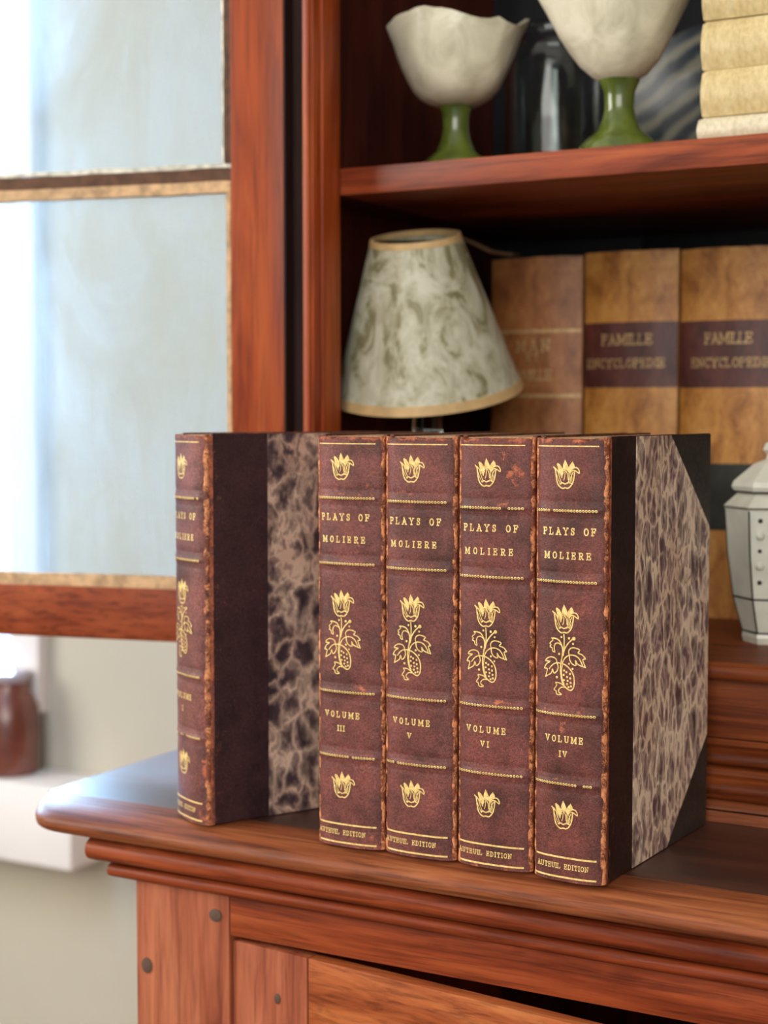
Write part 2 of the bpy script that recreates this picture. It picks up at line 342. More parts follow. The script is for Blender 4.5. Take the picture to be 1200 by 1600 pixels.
# mouldings under the worktop (profile in y,z extruded along x)
profA = [(.735, -.0153), (.7205, -.0153), (.7205, -.0185)] + arc(.7145, -.0250, .0064, 70, 270, 10) + [(.7225, -.0316), (.735, -.0316)]
obj('moulding', MB().extx(profA, -.579, BX1+.026), M['wood_x'], bc)
profB = [(.735, -.0317), (.7235, -.0317), (.7235, -.0338)] + arc(.7195, -.0376, .0038, 70, 262, 8) + [(.7212, -.0424), (.735, -.0424)]
obj('moulding', MB().extx(profB, -.569, BX1+.016), M['wood_x'], bc)
for px, py, rx, rz in ((337, 1430, .0042, .0036), (230, 1508, .0036, .0046)):
    p = ony(px, py, BY)
    obj('peg', MB().rings([[(p.x+rx*k*cos(a*pi/8), BY-.0006+dy, p.z+rz*k*sin(a*pi/8)) for a in range(16)] for dy, k in ((.004, 1), (0, 1), (-.0003, .8))]), M['peg'], bc)
# door ajar, hinged on the left
DT = -.0684; hp = onz(361, 1467, DT); hp.y = BY+.003; hp.x = SX+.0006
dM = Matrix.Translation((hp.x, hp.y, 0)) @ Matrix.Rotation(radians(-6.3), 4, 'Z')
DW = .56
dst = MB().box(0, .0525, 0, .010, FZ+.065, DT, .001).xf(dM)
door = obj('door', dst, M['stile_wood'], bc)
obj('door_rail', MB().box(.0531, DW-.06,   .0004, .0097, DT-.07, DT, .001).xf(dM), M['orange_wood'], door)
obj('door_stile', MB().box(DW-.0595, DW, 0, .010, FZ+.065, DT, .001).xf(dM), M['stile_wood'], door)
obj('door_panel', MB().box(.0531, DW-.06,   .003, .008, FZ+.13, DT-.07).xf(dM), M['orange_wood'], door)
obj('door_rail', MB().box(.0531, DW-.06,   .0004, .0097, FZ+.065, FZ+.13, .001).xf(dM), M['orange_wood'], door)
p3 = ony(435, 1560, BY); p3 = ony(435, 1560, hp.y-.003); lx = (p3.x-hp.x)
obj('peg', MB().rings([[(lx+.0021*k*cos(a*pi/8), dy, p3.z+.0030*k*sin(a*pi/8)) for a in range(16)] for dy, k in ((.004, 1), (-.0004, 1), (-.0007, .8))]).xf(dM), M['peg'], door)
obj('knob', MB().lathe([(.004, 0), (.004, .012), (.012, .016), (.014, .024), (.010, .030), (.002, .032)], seg=24).xf(dM @ Matrix.Translation((DW-.03, .0006, -.30)) @ Matrix.Rotation(pi/2, 4, 'X')), M['wood_y'], door)

# ================================================================== WORKTOP
ct = thing('countertop', 'worn varnished wooden worktop carrying the five leather books', 'worktop', (.05, .96, -.0155))
TX0 = -.625; TX1 = .72
top = MB()
pts = [(TX0, .7312), (TX0, 1.222), (TX1, 1.222), (TX1, .7312)]
top.rings([[(x, y, z) for x, y in pts] for z in (-.0150, -.0006, 0.0)])
obj('top_board', top, M['top_wood'], ct, smooth=0)
# front edge board with bullnose and rounded left corner
def nose_plan(off, n=9):
    r = .0322; f = .6985; pl = [(TX1, .7309), (TX1, f+off)]
    for i in range(n+1):
        a = radians(270 - 90*i/n); pl.append((TX0+r+(r-off*.1)*cos(a), f+r+(r-off)*sin(a)))
    pl.append((TX0+off*.1, .7309)); return pl
R = []
for i in range(13):
    a = pi/2*(1-i/8) if i <= 8 else -pi/2*(i-8)/4
    if i <= 8: z = -.0092+.0092*sin(a); off = .0318*(1-cos(a))
    else: z = -.0092+.0062*sin(a); off = .0062*(1-cos(a))
    R.append([(x, y, z) for x, y in nose_plan(off)])
eb = MB().rings(R)
obj('edge_board', eb, M['edge_wood'], ct, smooth=50)

# ================================================================== UPPER BOOKCASE
UB = thing('bookcase_hutch', 'open red-brown bookcase with a glazed door swung open to the left', 'bookcase', (.05, 1.02, 0))
UX0, UX1, UYF, UYB = -.553, .65, .847, 1.205; UT = .74
zf = .090                                            # lower shelf surface
obj('plinth', MB().extx([(.8505, 0.0002), (.8505, .0075)] + arc(.8555, .0065, .005, 180, 95, 5) + [(.870, .0115), (.870, .0002)], UX0, UX1), M['edge_wood'], UB)
obj('plinth_board', MB().extx([(.8565, .0118), (.8555, .0130)] + arc(.8565, .0185, .0035, 240, 130, 5) + [(.8580, .0235), (.8555, .0260), (.8555, .0290), (.8575, .0302), (.870, .0302), (.870, .0118)], UX0, UX1), M['fascia_wood'], UB)
obj('bead_moulding', MB().extx([(.8600, .0304)] + arc(.8600, .0350, .0040, 250, 110, 7) + [(.8615, .0400), (.8592, .0425), (.8615, .0452), (.870, .0455), (.870, .0304)], UX0, UX1), M['fascia_wood'], UB)
obj('fascia_board', MB().box(UX0, UX1, .8622, .870, .0456, .0795, .0008), M['fascia_wood'], UB)
obj('lower_shelf', MB().extx([(1.20, .0797), (.8555, .0797)] + arc(.8555, .0848, .0052, 270, 90, 8) + [(1.20, zf)], UX0, UX1), M['fascia_wood'], UB)
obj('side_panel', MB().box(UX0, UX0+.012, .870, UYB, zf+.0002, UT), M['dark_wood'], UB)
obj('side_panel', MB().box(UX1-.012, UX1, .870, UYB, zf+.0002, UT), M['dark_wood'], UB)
obj('top_panel', MB().box(UX0-.01, UX1+.01, .84, UYB, UT, UT+.018, .002), M['wood_x'], UB)
xb = UX0+.012; nb = 9; bw = (UX1-UX0-.024)/nb
for i in range(nb):
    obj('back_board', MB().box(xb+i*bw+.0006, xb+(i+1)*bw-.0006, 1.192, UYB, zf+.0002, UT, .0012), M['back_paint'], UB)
# face stile: recessed strip painted dark for the shadowed gap, lit bead, deep jamb
obj('gap_shade_strip', MB().box(-.553, -.5142, .8585, .8685, zf+.0002, UT), M['gap_shade'], UB)
obj('face_stile', MB().box(-.5141, -.5058, .8470, .8705, zf+.0002, UT, .0016), M['wood_z'], UB)
obj('stile_bead', MB().tube([(-.5100, .8468, zf+.001), (-.5100, .8468, UT-.001)], .0026, 10), M['wood_z'], UB)
obj('jamb_strip', MB().box(-.5141, -.5042, .8560, .8780, zf+.0002, UT, .0012), M['wood_z'], UB)
obj('face_stile', MB().box(UX1-.05, UX1, .847, .870, zf+.0002, UT, .0012), M['wood_z'], UB)
# middle shelf
SZ0, SZ1 = .3675, .3845
obj('middle_shelf', MB().box(-.5055, UX1-.013, .8785, 1.1915, SZ0, SZ1, .0012), M['wood_x'], UB)
obj('middle_shelf_cleat', MB().box(-.5410, -.5060, .8785, 1.19, SZ0+.001, SZ1-.001, .0008), M['dark_wood'], UB)
# glazed door swung open
ga = radians(11.9)
gM = Matrix.Translation((-.522, .843, 0)) @ Matrix.Rotation(pi+ga, 4, 'Z')   # local +x runs left along the door, -y local = away from us
# local frame: x along the door, y (-) towards the wall .. use y in [-.0, -.018] => mirrored, so thickness spans both
TH0, TH1 = -.016, .0
GW = .52; RB = .080
fr_ = MB()
fr_.box(.003, .0385, TH0, TH1, RB, UT-.01, .0012)
gd = obj('glazed_door', fr_.xf(gM), M['wood_z'], UB)
obj('door_stile', MB().box(GW-.036, GW, TH0, TH1, RB, UT-.01, .0012).xf(gM), M['wood_z'], gd)
obj('door_rail', MB().box(.0387, GW-.0362, TH0, TH1, RB, .1145, .0012).xf(gM), M['wood_x'], gd)
obj('door_rail', MB().box(.0387, GW-.0362, TH0, TH1, UT-.046, UT-.01, .0012).xf(gM), M['wood_x'], gd)
obj('muntin', MB().box(.0387, GW-.0362, TH0, -.004, .3745, .3835, .0010).xf(gM), M['wood_x'], gd)
def rough_bar(x0, x1, z0, z1, y0, y1, amp, seed):        # putty line with an uneven edge
    n = 60; R = []; lng = (x1-x0) > (z1-z0)
    for i in range(n+1):
        q = i/n; j1 = amp*mnoise.noise(Vector((q*14, seed, 0))); j2 = amp*mnoise.noise(Vector((q*17, seed+9, 0)))
        if lng: x = x0+(x1-x0)*q; R.append([(x, y0, z0+j1), (x, y1, z0+j1), (x, y1, z1+j2), (x, y0, z1+j2)])
        else: z = z0+(z1-z0)*q; R.append([(x0+j1, y0, z), (x0+j1, y1, z), (x1+j2, y1, z), (x1+j2, y0, z)])
    return MB().rings(R)
G0, G1 = .0387, GW-.0364
obj('pane', MB().box(G0, G1, -.0095, -.0075, .1146, .3744).xf(gM), M['dusty_glass'], gd, smooth=0)
obj('pane', MB().box(G0, G1, -.0095, -.0075, .3836, UT-.0462).xf(gM), M['dusty_glass'], gd, smooth=0)
obj('putty', rough_bar(G0, G1, .1140, .1225, -.0073, -.0012, .0010, 1).xf(gM), M['putty'], gd)
obj('putty', rough_bar(G0+.0005, G0+.0035, .1150, .3740, -.0073, -.0015, .0004, 2).xf(gM), M['putty'], gd)
obj('putty', rough_bar(G0, G1, .3680, .3752, -.0073, -.0005, .0008, 3).xf(gM), M['putty'], gd)
obj('putty', rough_bar(G0, G1, .3755, .3835, -.0039, -.0018, .0008, 4).xf(gM), M['putty_brown'], gd)
obj('putty', rough_bar(G0, G1, .3840, .3868, -.0073, -.0045, .0010, 5).xf(gM), M['putty_white'], gd)
obj('putty', rough_bar(G0+.0002, G0+.0050, .3870, UT-.047, -.0073, -.0025, .0006, 6).xf(gM), M['putty_brown'], gd)
obj('putty', rough_bar(G0+.0051, G0+.0072, .3870, UT-.047, -.0073, -.0045, .0008, 7).xf(gM), M['putty_white'], gd)
obj('hinge_edge_shade', MB().box(.0021, .0029, TH0+.0003, TH1-.0004, RB, UT-.01).xf(gM), M['gap_shade'], gd)  # thin dark plate painting shade onto the door's hinge edge
for hz in (.16, .55):
    obj('hinge', MB().tube([(-.5235, .8475, hz), (-.5235, .8475, hz+.05)], .003, 10), M['iron'], gd)

# ================================================================== STROKE LETTERING
def ell(cx, cy, rx, ry, a0=90, a1=450, n=16): return [(cx+rx*cos(radians(a0+(a1-a0)*i/n)), cy+ry*sin(radians(a0+(a1-a0)*i/n))) for i in range(n+1)]
_b = [(0,1),(.36,1),(.52,.93),(.58,.76),(.52,.58),(.36,.5),(0,.5)]
GL = {  # width, strokes, serifs (x, y, left, right)
 'P': (.60, [[(0,0),(0,1)], _b], [(0,0,.14,.2),(0,1,.14,0)]),
 'L': (.58, [[(0,1),(0,0),(.56,0),(.56,.24)]], [(0,1,.14,.16),(0,0,.14,0)]),
 'A': (.74, [[(.02,0),(.36,1),(.70,0)],[(.15,.34),(.57,.34)]], [(.02,0,.14,.14),(.70,0,.14,.14),(.36,1,.14,0)]),
 'Y': (.68, [[(0,1),(.34,.46),(.68,1)],[(.34,.46),(.34,0)]], [(0,1,.14,.12),(.68,1,.12,.14),(.34,0,.18,.18)]),
 'S': (.56, [[(.52,.72),(.52,.98)],[(.52,.80),(.42,.96),(.26,1),(.1,.93),(.04,.77),(.12,.61),(.3,.52),(.46,.43),(.53,.26),(.45,.07),(.27,0),(.12,.05),(.03,.2)],[(.03,.02),(.03,.28)]], []),
 'O': (.70, [ell(.35,.5,.35,.5)], []),
 'F': (.56, [[(0,0),(0,1),(.55,1),(.55,.76)],[(0,.52),(.36,.52)],[(.36,.4),(.36,.64)]], [(0,0,.14,.2),(0,1,.14,0)]),
 'E': (.58, [[(.56,.76),(.56,1),(0,1),(0,0),(.58,0),(.58,.25)],[(0,.52),(.36,.52)],[(.36,.4),(.36,.64)]], [(0,0,.14,0),(0,1,.14,0)]),
 'M': (.92, [[(0.04,0),(.04,1)],[(.08,1),(.46,.1),(.84,1)],[(.88,1),(.88,0)]], [(.04,0,.14,.14),(.88,0,.14,.14),(.04,1,.14,.06),(.88,1,.06,.14)]),
 'I': (.14, [[(.07,0),(.07,1)]], [(.07,0,.17,.17),(.07,1,.17,.17)]),
 'R': (.64, [[(0,0),(0,1)], _b, [(.28,.5),(.58,0)]], [(0,0,.14,.18),(0,1,.14,0),(.58,0,.06,.14)]),
 'V': (.68, [[(0,1),(.34,0),(.68,1)]], [(0,1,.14,.14),(.68,1,.14,.14)]),
 'U': (.62, [[(0,1),(0,.3),(.08,.08),(.3,0),(.52,.08),(.6,.3),(.6,1)]], [(0,1,.13,.10),(.6,1,.10,.13)]),
 'T': (.68, [[(.34,0),(.34,1)],[(0,.72),(0,1),(.68,1),(.68,.72)]], [(.34,0,.2,.2)]),
 'D': (.64, [[(0,0),(0,1)],[(0,1),(.32,1),(.55,.82),(.62,.5),(.55,.18),(.32,0),(0,0)]], [(0,0,.14,0),(0,1,.14,0)]),
 'N': (.66, [[(0,0),(0,1),(.62,0),(.62,1)]], [(0,0,.14,.16),(0,1,.14,0),(.62,1,.16,.14)]),
 'C': (.62, [ell(.36,.5,.36,.5,48,312,14),[(.6,.72),(.6,1)]], []),
}
def text_strokes(txt, x0, x1, zc, cap):
    """list of polylines filling x0..x1, centred on height zc"""
    g = [GL.get(c) for c in txt]; ws = [(a[0] if a else .45)*cap*.86 for a in g]
    gap = ((x1-x0)-sum(ws))/max(1, len(txt)-1); out = []; x = x0
    for c, a, wd_ in zip(txt, g, ws):
        if a:
            for s_ in a[1]: out.append([(x+u*cap*.86, zc+(v-.5)*cap) for u, v in s_])
            for sx, sy, l, r in a[2]: out.append([(x+(sx-l)*cap*.86, zc+(sy-.5)*cap), (x+(sx+r)*cap*.86, zc+(sy-.5)*cap)])
        x += wd_+gap
    return out
def catmull(p, n=5):
    if len(p) < 3: return p
    q = [p[0]]+list(p)+[p[-1]]; out = []
    for i in range(1, len(q)-2):
        for k in range(n):
            u = k/n; f = lambda a, b, c, d: .5*(2*b+(c-a)*u+(2*a-5*b+4*c-d)*u*u+(3*b-a-3*c+d)*u**3)
            out.append((f(q[i-1][0], q[i][0], q[i+1][0], q[i+2][0]), f(q[i-1][1], q[i][1], q[i+1][1], q[i+2][1])))
    out.append(p[-1]); return out
def ribbon(mb, pts, wid, S, lift):
    P = []
    for a, b in zip(pts[:-1], pts[1:]):
        L = math.hypot(b[0]-a[0], b[1]-a[1]); n = max(1, int(L/.0011))
        P += [(a[0]+(b[0]-a[0])*k/n, a[1]+(b[1]-a[1])*k/n) for k in range(n)]
    P.append(pts[-1]); vs = []; fs = []; N = len(P)
    for i in range(N):
        a = P[max(i-1, 0)]; b = P[min(i+1, N-1)]; dx, dz = b[0]-a[0], b[1]-a[1]; L = math.hypot(dx, dz) or 1e-9
        dx /= L; dz /= L; e = wid/2*(-1 if i == 0 else (1 if i == N-1 else 0))*.8
        for s_ in (-1, 1):
            x = P[i][0]+dx*e-dz*s_*wid/2; z = P[i][1]+dz*e+dx*s_*wid/2
            vs.append((x, S(x, z)-lift, z))
    for i in range(N-1): fs.append((2*i, 2*i+1, 2*i+3, 2*i+2))
    mb.add(vs, fs)
def dot(mb, c, r, S, lift, n=8):
    vs = [(c[0], S(*c)-lift, c[1])]+[(c[0]+r*cos(2*pi*k/n), S(c[0]+r*cos(2*pi*k/n), c[1]+r*sin(2*pi*k/n))-lift, c[1]+r*sin(2*pi*k/n)) for k in range(n)]
    mb.add(vs, [(0, 1+k, 1+(k+1) % n) for k in range(n)])
def ringdot(mb, c, r0, r1, S, lift, n=8):
    vs = []
    for k in range(n):
        for r in (r0, r1): x = c[0]+r*cos(2*pi*k/n); z = c[1]+r*sin(2*pi*k/n); vs.append((x, S(x, z)-lift, z))
    mb.add(vs, [(2*k, 2*k+1, (2*k+3) % (2*n), (2*k+2) % (2*n)) for k in range(n)])

# ---- ornament drawings, traced from the volume IV spine (zoom pixels -> metres on the spine plane)
YS = .7085
XC4 = ony(895.5, 1000, YS).x
def Z1(p): q = ony(830+p[0]/9.41, 930+p[1]/9.41, YS); return (q.x-XC4, q.z)
HEAD_LINES = [([(345,232),(372,275),(380,345),(392,425),(415,490),(450,530),(485,548),(520,540),(560,550),(600,525),(635,470),(652,400),(664,310)], 17),
 ([(655,256),(700,262),(728,300),(732,342),(700,322),(668,300),(625,296),(600,330)], 15),
 ([(405,290),(430,370),(470,480)], 10), ([(385,330),(418,420),(455,490)], 8), ([(470,390),(490,305),(515,285),(540,310),(560,360),(566,425)], 12),
 ([(520,300),(515,380),(500,430)], 10), ([(640,320),(612,380),(592,480)], 12), ([(578,330),(582,420),(560,480)], 12), ([(445,480),(480,466),(520,486),(570,466),(612,480)], 16), ([(600,340),(625,400),(615,460)], 8)]
HEAD_FILL = [[(338,228),(378,246),(425,300),(470,400),(440,340),(405,285),(376,275)], [(420,290),(393,192),(410,176),(450,205),(486,262),(500,330),(470,380)],
 [(486,275),(492,200),(518,130),(545,180),(572,245),(585,330),(545,290),(515,275)], [(585,330),(570,250),(600,205),(632,168),(660,212),(668,262),(620,285),(598,330)]]
BODY_LINES = [([(517,572),(523,650),(520,760),(506,850)], 15),
 ([(330,628),(380,630),(440,655),(480,720),(500,800),(490,900),(475,980),(466,1060),(470,1150),(488,1250),(520,1320),(580,1378),(630,1388),(665,1340),(674,1240),(650,1140),(600,1070),(540,1020),(495,1000)], 17),
 ([(330,628),(348,655),(300,700),(318,722),(302,752),(335,772),(342,812),(378,832),(368,770),(385,712),(430,697),(468,722)], 14),
 ([(498,1000),(487,1060),(482,1130),(495,1230),(522,1300)], 12), ([(505,880),(530,785),(580,705),(640,648),(672,628)], 17),
 ([(490,1000),(530,922),(600,876),(680,880),(740,920),(775,980),(792,1022)], 15),
 ([(600,876),(590,820),(620,775),(680,768),(755,800),(728,842),(790,870),(836,932),(798,942),(836,1056)], 15),
 ([(600,876),(606,940),(640,1000),(700,1025),(692,950),(730,1012),(836,1056)], 15),
 ([(475,995),(400,990),(340,1020),(290,1076)], 14), ([(410,986),(395,930),(330,903),(270,915),(230,960),(305,968),(250,1002),(210,1070),(258,1078),(230,1190)], 15),
 ([(410,986),(430,1050),(410,1110),(365,1140),(342,1076),(322,1140),(230,1190)], 15),
 ([(520,1330),(470,1290),(390,1275),(408,1312),(365,1380),(396,1398),(412,1450),(482,1450),(440,1418),(440,1380),(480,1346),(535,1350)], 14)]
BODY_DOTS = [(445,858,15),(410,1198,17),(655,710,14),(595,628,17),(480,610,14),(595,1000,14),(648,1075,14),(668,632,24)]
POD_DOTS = [(520,1100),(555,1125),(515,1165),(565,1195),(610,1150),(612,1215),(520,1240),(575,1250),(620,1280),(565,1300),(625,1332),(588,1345)]
PXW = 0.000315/9.41*1.18          # zoom px -> metres for stroke widths
def ornament(S, lift, head, dx, dz, body=True):
    mb = MB(); off = Vector((dx, dz))
    tr_ = lambda p: (Z1(p)[0]+dx, Z1(p)[1]+dz)
    if head:
        for pts, wdt in HEAD_LINES: ribbon(mb, catmull([tr_(p) for p in pts], 3), wdt*PXW, S, lift)
        for poly in HEAD_FILL:
            q = [tr_(p) for p in poly]; cx = sum(a for a, b in q)/len(q); cz = sum(b for a, b in q)/len(q)
            vs = [(cx, S(cx, cz)-lift*1.05, cz)]+[(a, S(a, b)-lift*1.05, b) for a, b in q]
            mb.add(vs, [(0, 1+k, 1+(k+1) % len(q)) for k in range(len(q))])
    if body:
        for pts, wdt in BODY_LINES: ribbon(mb, catmull([tr_(p) for p in pts], 3), wdt*PXW, S, lift)
        for a, b, r in BODY_DOTS: dot(mb, tr_((a, b)), r*PXW, S, lift)
        for a, b in POD_DOTS: dot(mb, tr_((a, b)), 15*PXW, S, lift, 6)
    return mb

# ================================================================== LEATHER BOOKS
BH = .2172; BD = .140
BANDS0 = (.1820, .1476, .0828, .0486)
def vnoise(x, y, z): return mnoise.noise(Vector((x, y, z)))
def blob(x, z, cx, cz, rx, rz): 
    return max(0, 1-((x-cx)/rx)**2-((z-cz)/rz)**2)
def make_book(label, loc, rz, w, vol, seed, scars=(), base=(96, 58, 52), marble='marble', board='board_leather', dzt=0.0, cut=.0375, gx=0.0):
    BANDS = tuple(b+(dzt if b > .1 else 0) for b in BANDS0)
    root = thing('leather_book', label, 'book', loc, rz, 'set of leather plays volumes')
    hw = w/2; bul = .0062
    def S(x, z):
        q = min(1.0, abs(x/hw)); y = bul*(1-(1-q**2.6)**(1/2.2)) if q < 1 else bul
        for b in BANDS:
            d = (z-b)/.0013; y -= .00075*math.exp(-d*d)*max(0, 1-q**6)
            d = (z-b-.0042)/.0011; y += .00022*math.exp(-d*d); d = (z-b+.0042)/.0011; y += .00018*math.exp(-d*d)
        y += .00012*vnoise(x*120+seed, z*120, 3)
        return y
    zs = sorted(set([round(BH*i/120, 5) for i in range(121)]+[round(b+k*.0006, 5) for b in BANDS for k in range(-8, 9)]))
    NX = 44; us = [sin(pi/2*(2*i/NX-1)) for i in range(NX+1)]; us = [.55*u+.45*(2*i/NX-1) for i, u in enumerate(us)]
    mb = MB(); vs = []; wear = []
    for z in zs:
        for u in us:
            x = u*hw*.998; zz = z
            if z > BH-.003: zz -= ((.0006+.0022*max(0, vnoise(x*170, seed*3, 0)+.25))*max(0, 1-(BH-z)/.003))
            vs.append((x, S(x, zz), zz))
            e = 0.08+.16*vnoise(x*60+seed*2, z*60, 1)
            e += 1.3*max(0, 1-(BH-z)/.0042)*(.50+.65*vnoise(x*110, seed, 2))
            e += .45*max(0, 1-z/.004)*(.7+.6*vnoise(x*110, seed+4, 2))
            e += .55*max(0, (u-.90)/.10)*(.7+.6*vnoise(seed, z*90, 7))+.30*max(0, (-u-.93)/.07)
            for b in BANDS:
                d = abs(z-b-.0016)
                if d < .0026: e += .34*(1-d/.0026)*(.5+1.1*vnoise(x*130+seed*5, b*50, 4))
            for cx, cz, rx, rz_, a in scars: e += .8*a*min(1, 2.2*blob(x+.0022*vnoise(x*260, z*260, 8), z+.0022*vnoise(x*260, z*260, 18), cx, cz, rx, rz_))*(.75+.7*vnoise(x*330, z*330, 5))
            wear.append(max(0, min(1, e)))
    NV = NX+1; fs = []
    for i in range(len(zs)-1):
        for j in range(NX): fs.append((i*NV+j, i*NV+j+1, (i+1)*NV+j+1, (i+1)*NV+j))
    n0 = len(vs); back = bul+.0022
    vs += [(-hw*.998, back, 0), (hw*.998, back, 0), (-hw*.998, back, BH-.001), (hw*.998, back, BH-.001)]; wear += [.2, .2, .8, .8]
    T = (len(zs)-1)*NV
    fs += [tuple(range(NX, -1, -1))+(n0, n0+1), tuple(range(T, T+NV))+(n0+3, n0+2), tuple([i*NV for i in range(len(zs))])+(n0+2, n0),
           tuple([i*NV+NX for i in range(len(zs)-1, -1, -1)])+(n0+1, n0+3), (n0, n0+2, n0+3, n0+1)]
    mb.add(vs, fs)
    sp = obj('spine', mb, leather('spine_leather', seed, base), root, world=False, smooth=40, recalc=True)
    at = sp.data.attributes.new('wear', 'FLOAT', 'POINT'); at.data.foreach_set('value', wear)
    # joints (rubbed hinge ridges), both sides
    for sgn in (1, -1):
        R = []
        for i in range(91):
            z = .0004+(BH-.0008)*i/90; R.append([])
            for k in range(8):
                a = 2*pi*k/8; r = .0019*(1+.18*vnoise(k*.4+seed, z*150, sgn)+.30*vnoise(k*7+seed, z*1100, 2))
                R[-1].append((sgn*(hw-.0016)+r*cos(a)*.9, bul-.0007+r*sin(a)*1.15, z))
        jo = obj('joint', MB().rings(R), M['joint'], root, world=False, smooth=60)
        q = jo.data.attributes.new('wear', 'FLOAT', 'POINT')
        q.data.foreach_set('value', [max(0, min(1, .56+.45*vnoise(v.co.x*300, v.co.z*150, seed))) for v in jo.data.vertices])
    # boards with leather back strip, marbled paper, leather corners
    y0 = bul+.0020; bt = .0028; CUT = cut
    for sgn in (1, -1):
        xo = sgn*hw; xi = sgn*(hw-bt)
        bd = obj('board', MB().box(min(xo, xi)+(.0003 if sgn < 0 else 0), max(xo, xi)-(.0003 if sgn > 0 else 0), y0, BD, .0002, BH+.0004, .0004), M[board], root, world=False)
        def wear_attr(o, fn):
            q = o.data.attributes.new('wear', 'FLOAT', 'POINT'); q.data.foreach_set('value', [fn(v.co) for v in o.data.vertices])
        wear_attr(bd, lambda c: .62 if c.z > BH-.0005 else (.5 if c.y > BD-.0006 else .05))
        def sheet(poly, th=.0004):
            a = sgn*(hw-.00035); b = sgn*(hw-.00035+th); n = len(poly)
            return MB().rings([[(a, y, z) for y, z in poly], [(b, y, z) for y, z in poly]])
        ls = obj('leather_strip', sheet([(y0+.0005, .0004), (y0+.014, .0004), (CUT, .0004), (CUT, BH), (y0+.014, BH), (y0+.0005, BH)], .0003), M[board], bd, world=False)
        wear_attr(ls, lambda c: .36 if c.y < y0+.001 else (.12 if c.y < y0+.02 else .02))
        mp = [(CUT+.0001, .0004), (BD-.057, .0004), (BD-.0003, .051), (BD-.0003, BH-.051), (BD-.057, BH), (CUT+.0001, BH)]
        obj('marbled_paper', sheet(mp, .0005), M[marble], bd, world=False, smooth=0)
        obj('leather_corner', sheet([(BD-.0565, .0004), (BD-.0002, .0004), (BD-.0002, .0505)], .0004), M['corner_leather'], bd, world=False, smooth=0)
        obj('leather_corner', sheet([(BD-.0565, BH), (BD-.0002, BH-.0505), (BD-.0002, BH)], .0004), M['corner_leather'], bd, world=False, smooth=0)
    obj('page_block', MB().box(-hw+bt+.0001, hw-bt-.0001, bul+.0025, BD-.003, .003, BH-.0006), M['pages'], root, world=False)
    # gilt
    L = .00016; k = w/.0385
    X = lambda px: (ony(px, 1000, YS).x-XC4)*k
    g = MB()
    ribbon(g, [(X(840)+.0002, .2128), (X(942), .2128)], .00055, S, L); obj('gilt_rule', g, M['gilt'], sp, world=False, smooth=0)
    for z in (.0119, .0021):
        g = MB(); ribbon(g, [(X(840)+.0002, z), (X(943), z)], .0009, S, L); obj('gilt_rule', g, M['gilt'], sp, world=False, smooth=0)
    for b in BANDS:
        g = MB(); n = 22
        for i in range(n):
            x = X(842)+(X(940)-X(842))*i/(n-1)
            if vnoise(x*200+seed, b*300, 5) > .55: continue
            ringdot(g, (x, b-.0003), .00028, .00072, S, L)
        obj('beaded_rule', g, M['gilt'], sp, world=False, smooth=0)
    hx = gx
    obj('tulip_ornament', ornament(S, L, True, hx, .0701+dzt*.6, body=False), M['gilt'], sp, world=False, smooth=0)
    obj('flower_ornament', ornament(S, L, True, hx, 0), M['gilt'], sp, world=False, smooth=0)
    obj('tulip_ornament', ornament(S, L, True, hx+.0003, -.0962, body=False), M['gilt'], sp, world=False, smooth=0)
    for txt, pa, pb, z, cap, sw in (('PLAYS OF', 850, 933, .1717+dzt, .0032, .00062), ('MOLIERE', 852, 926, .1600+dzt, .0030, .00058), ('VOLUME', 856, 916, .0703, .0029, .00058), (vol, 884.5-6*len(vol)*.62, 884.5+6*len(vol)*.62-2, .0630, .0027, .00056), ('AUTEUIL EDITION', 842, 926, .0075, .0023, .00040)):
        g = MB()
        if txt == vol: hw_ = {'I': 1.5, 'V': 3.5, 'IV': 5.5, 'VI': 5.5, 'III': 5.5}[vol]; pa, pb = 884.5-hw_, 884.5+hw_
        for s_ in text_strokes(txt, X(pa)+gx, X(pb)+gx, z, cap): ribbon(g, s_, sw, S, L)
        nm = 'title_lettering' if txt in ('PLAYS OF', 'MOLIERE') else ('edition_lettering' if txt.startswith('AUT') else 'volume_lettering')
        obj(nm, g, M['gilt'], sp, world=False, smooth=0)
    return root
def bx_(pl, pr, y=.711): return ony(pl, 690, y).x, ony(pr, 690, y).x
def spot(pl, pr, y=.7085):
    a, b = bx_(pl, pr); return ((a+b)/2, y, 0.0002), b-a
l3, w3 = spot(494.5, 598); l5, w5 = spot(600.5, 711.5); l6, w6 = spot(715.5, 833.5); l4, w4 = spot(838, 953)
make_book('brown leather volume III with gilt tulips, second from the left', l3, 0, w3, 'III', 2.0, [(.013, .195, .003, .011, .5), (.006, .160, .002, .004, .4), (.006, .087, .005, .003, .4), (.013, .004, .006, .004, .5)], (118, 66, 60), dzt=.0028)
make_book('brown leather volume V with gilt tulips, middle of the upright row', l5, 0, w5, 'V', 5.0, [(-.008, .188, .007, .0015, .5), (-.004, .122, .003, .012, .35), (.004, .187, .005, .001, .4), (-.005, .1826, .004, .002, .4)], (114, 63, 57), dzt=.0019)
make_book('brown leather volume VI with a red rubbed patch by the top tulip', l6, 0, w6, 'VI', 8.0, [(.012, .198, .0055, .0065, .75), (.004, .209, .003, .005, .5), (.012, .211, .004, .004, .4), (.006, .0850, .004, .002, .6), (.006, .183, .006, .0015, .4)], (110, 59, 53))
make_book('rightmost brown leather volume IV showing its marbled paper side', (l4[0], l4[1]-.0030, l4[2]), radians(-4.0), w4, 'IV', 11.0, [(.008, .130, .0028, .006, .5), (-.002, .078, .0035, .006, .6), (-.009, .112, .003, .006, .35), (.013, .196, .003, .006, .4), (.003, .083, .010, .0012, .4)], (108, 57, 50), gx=.0019)
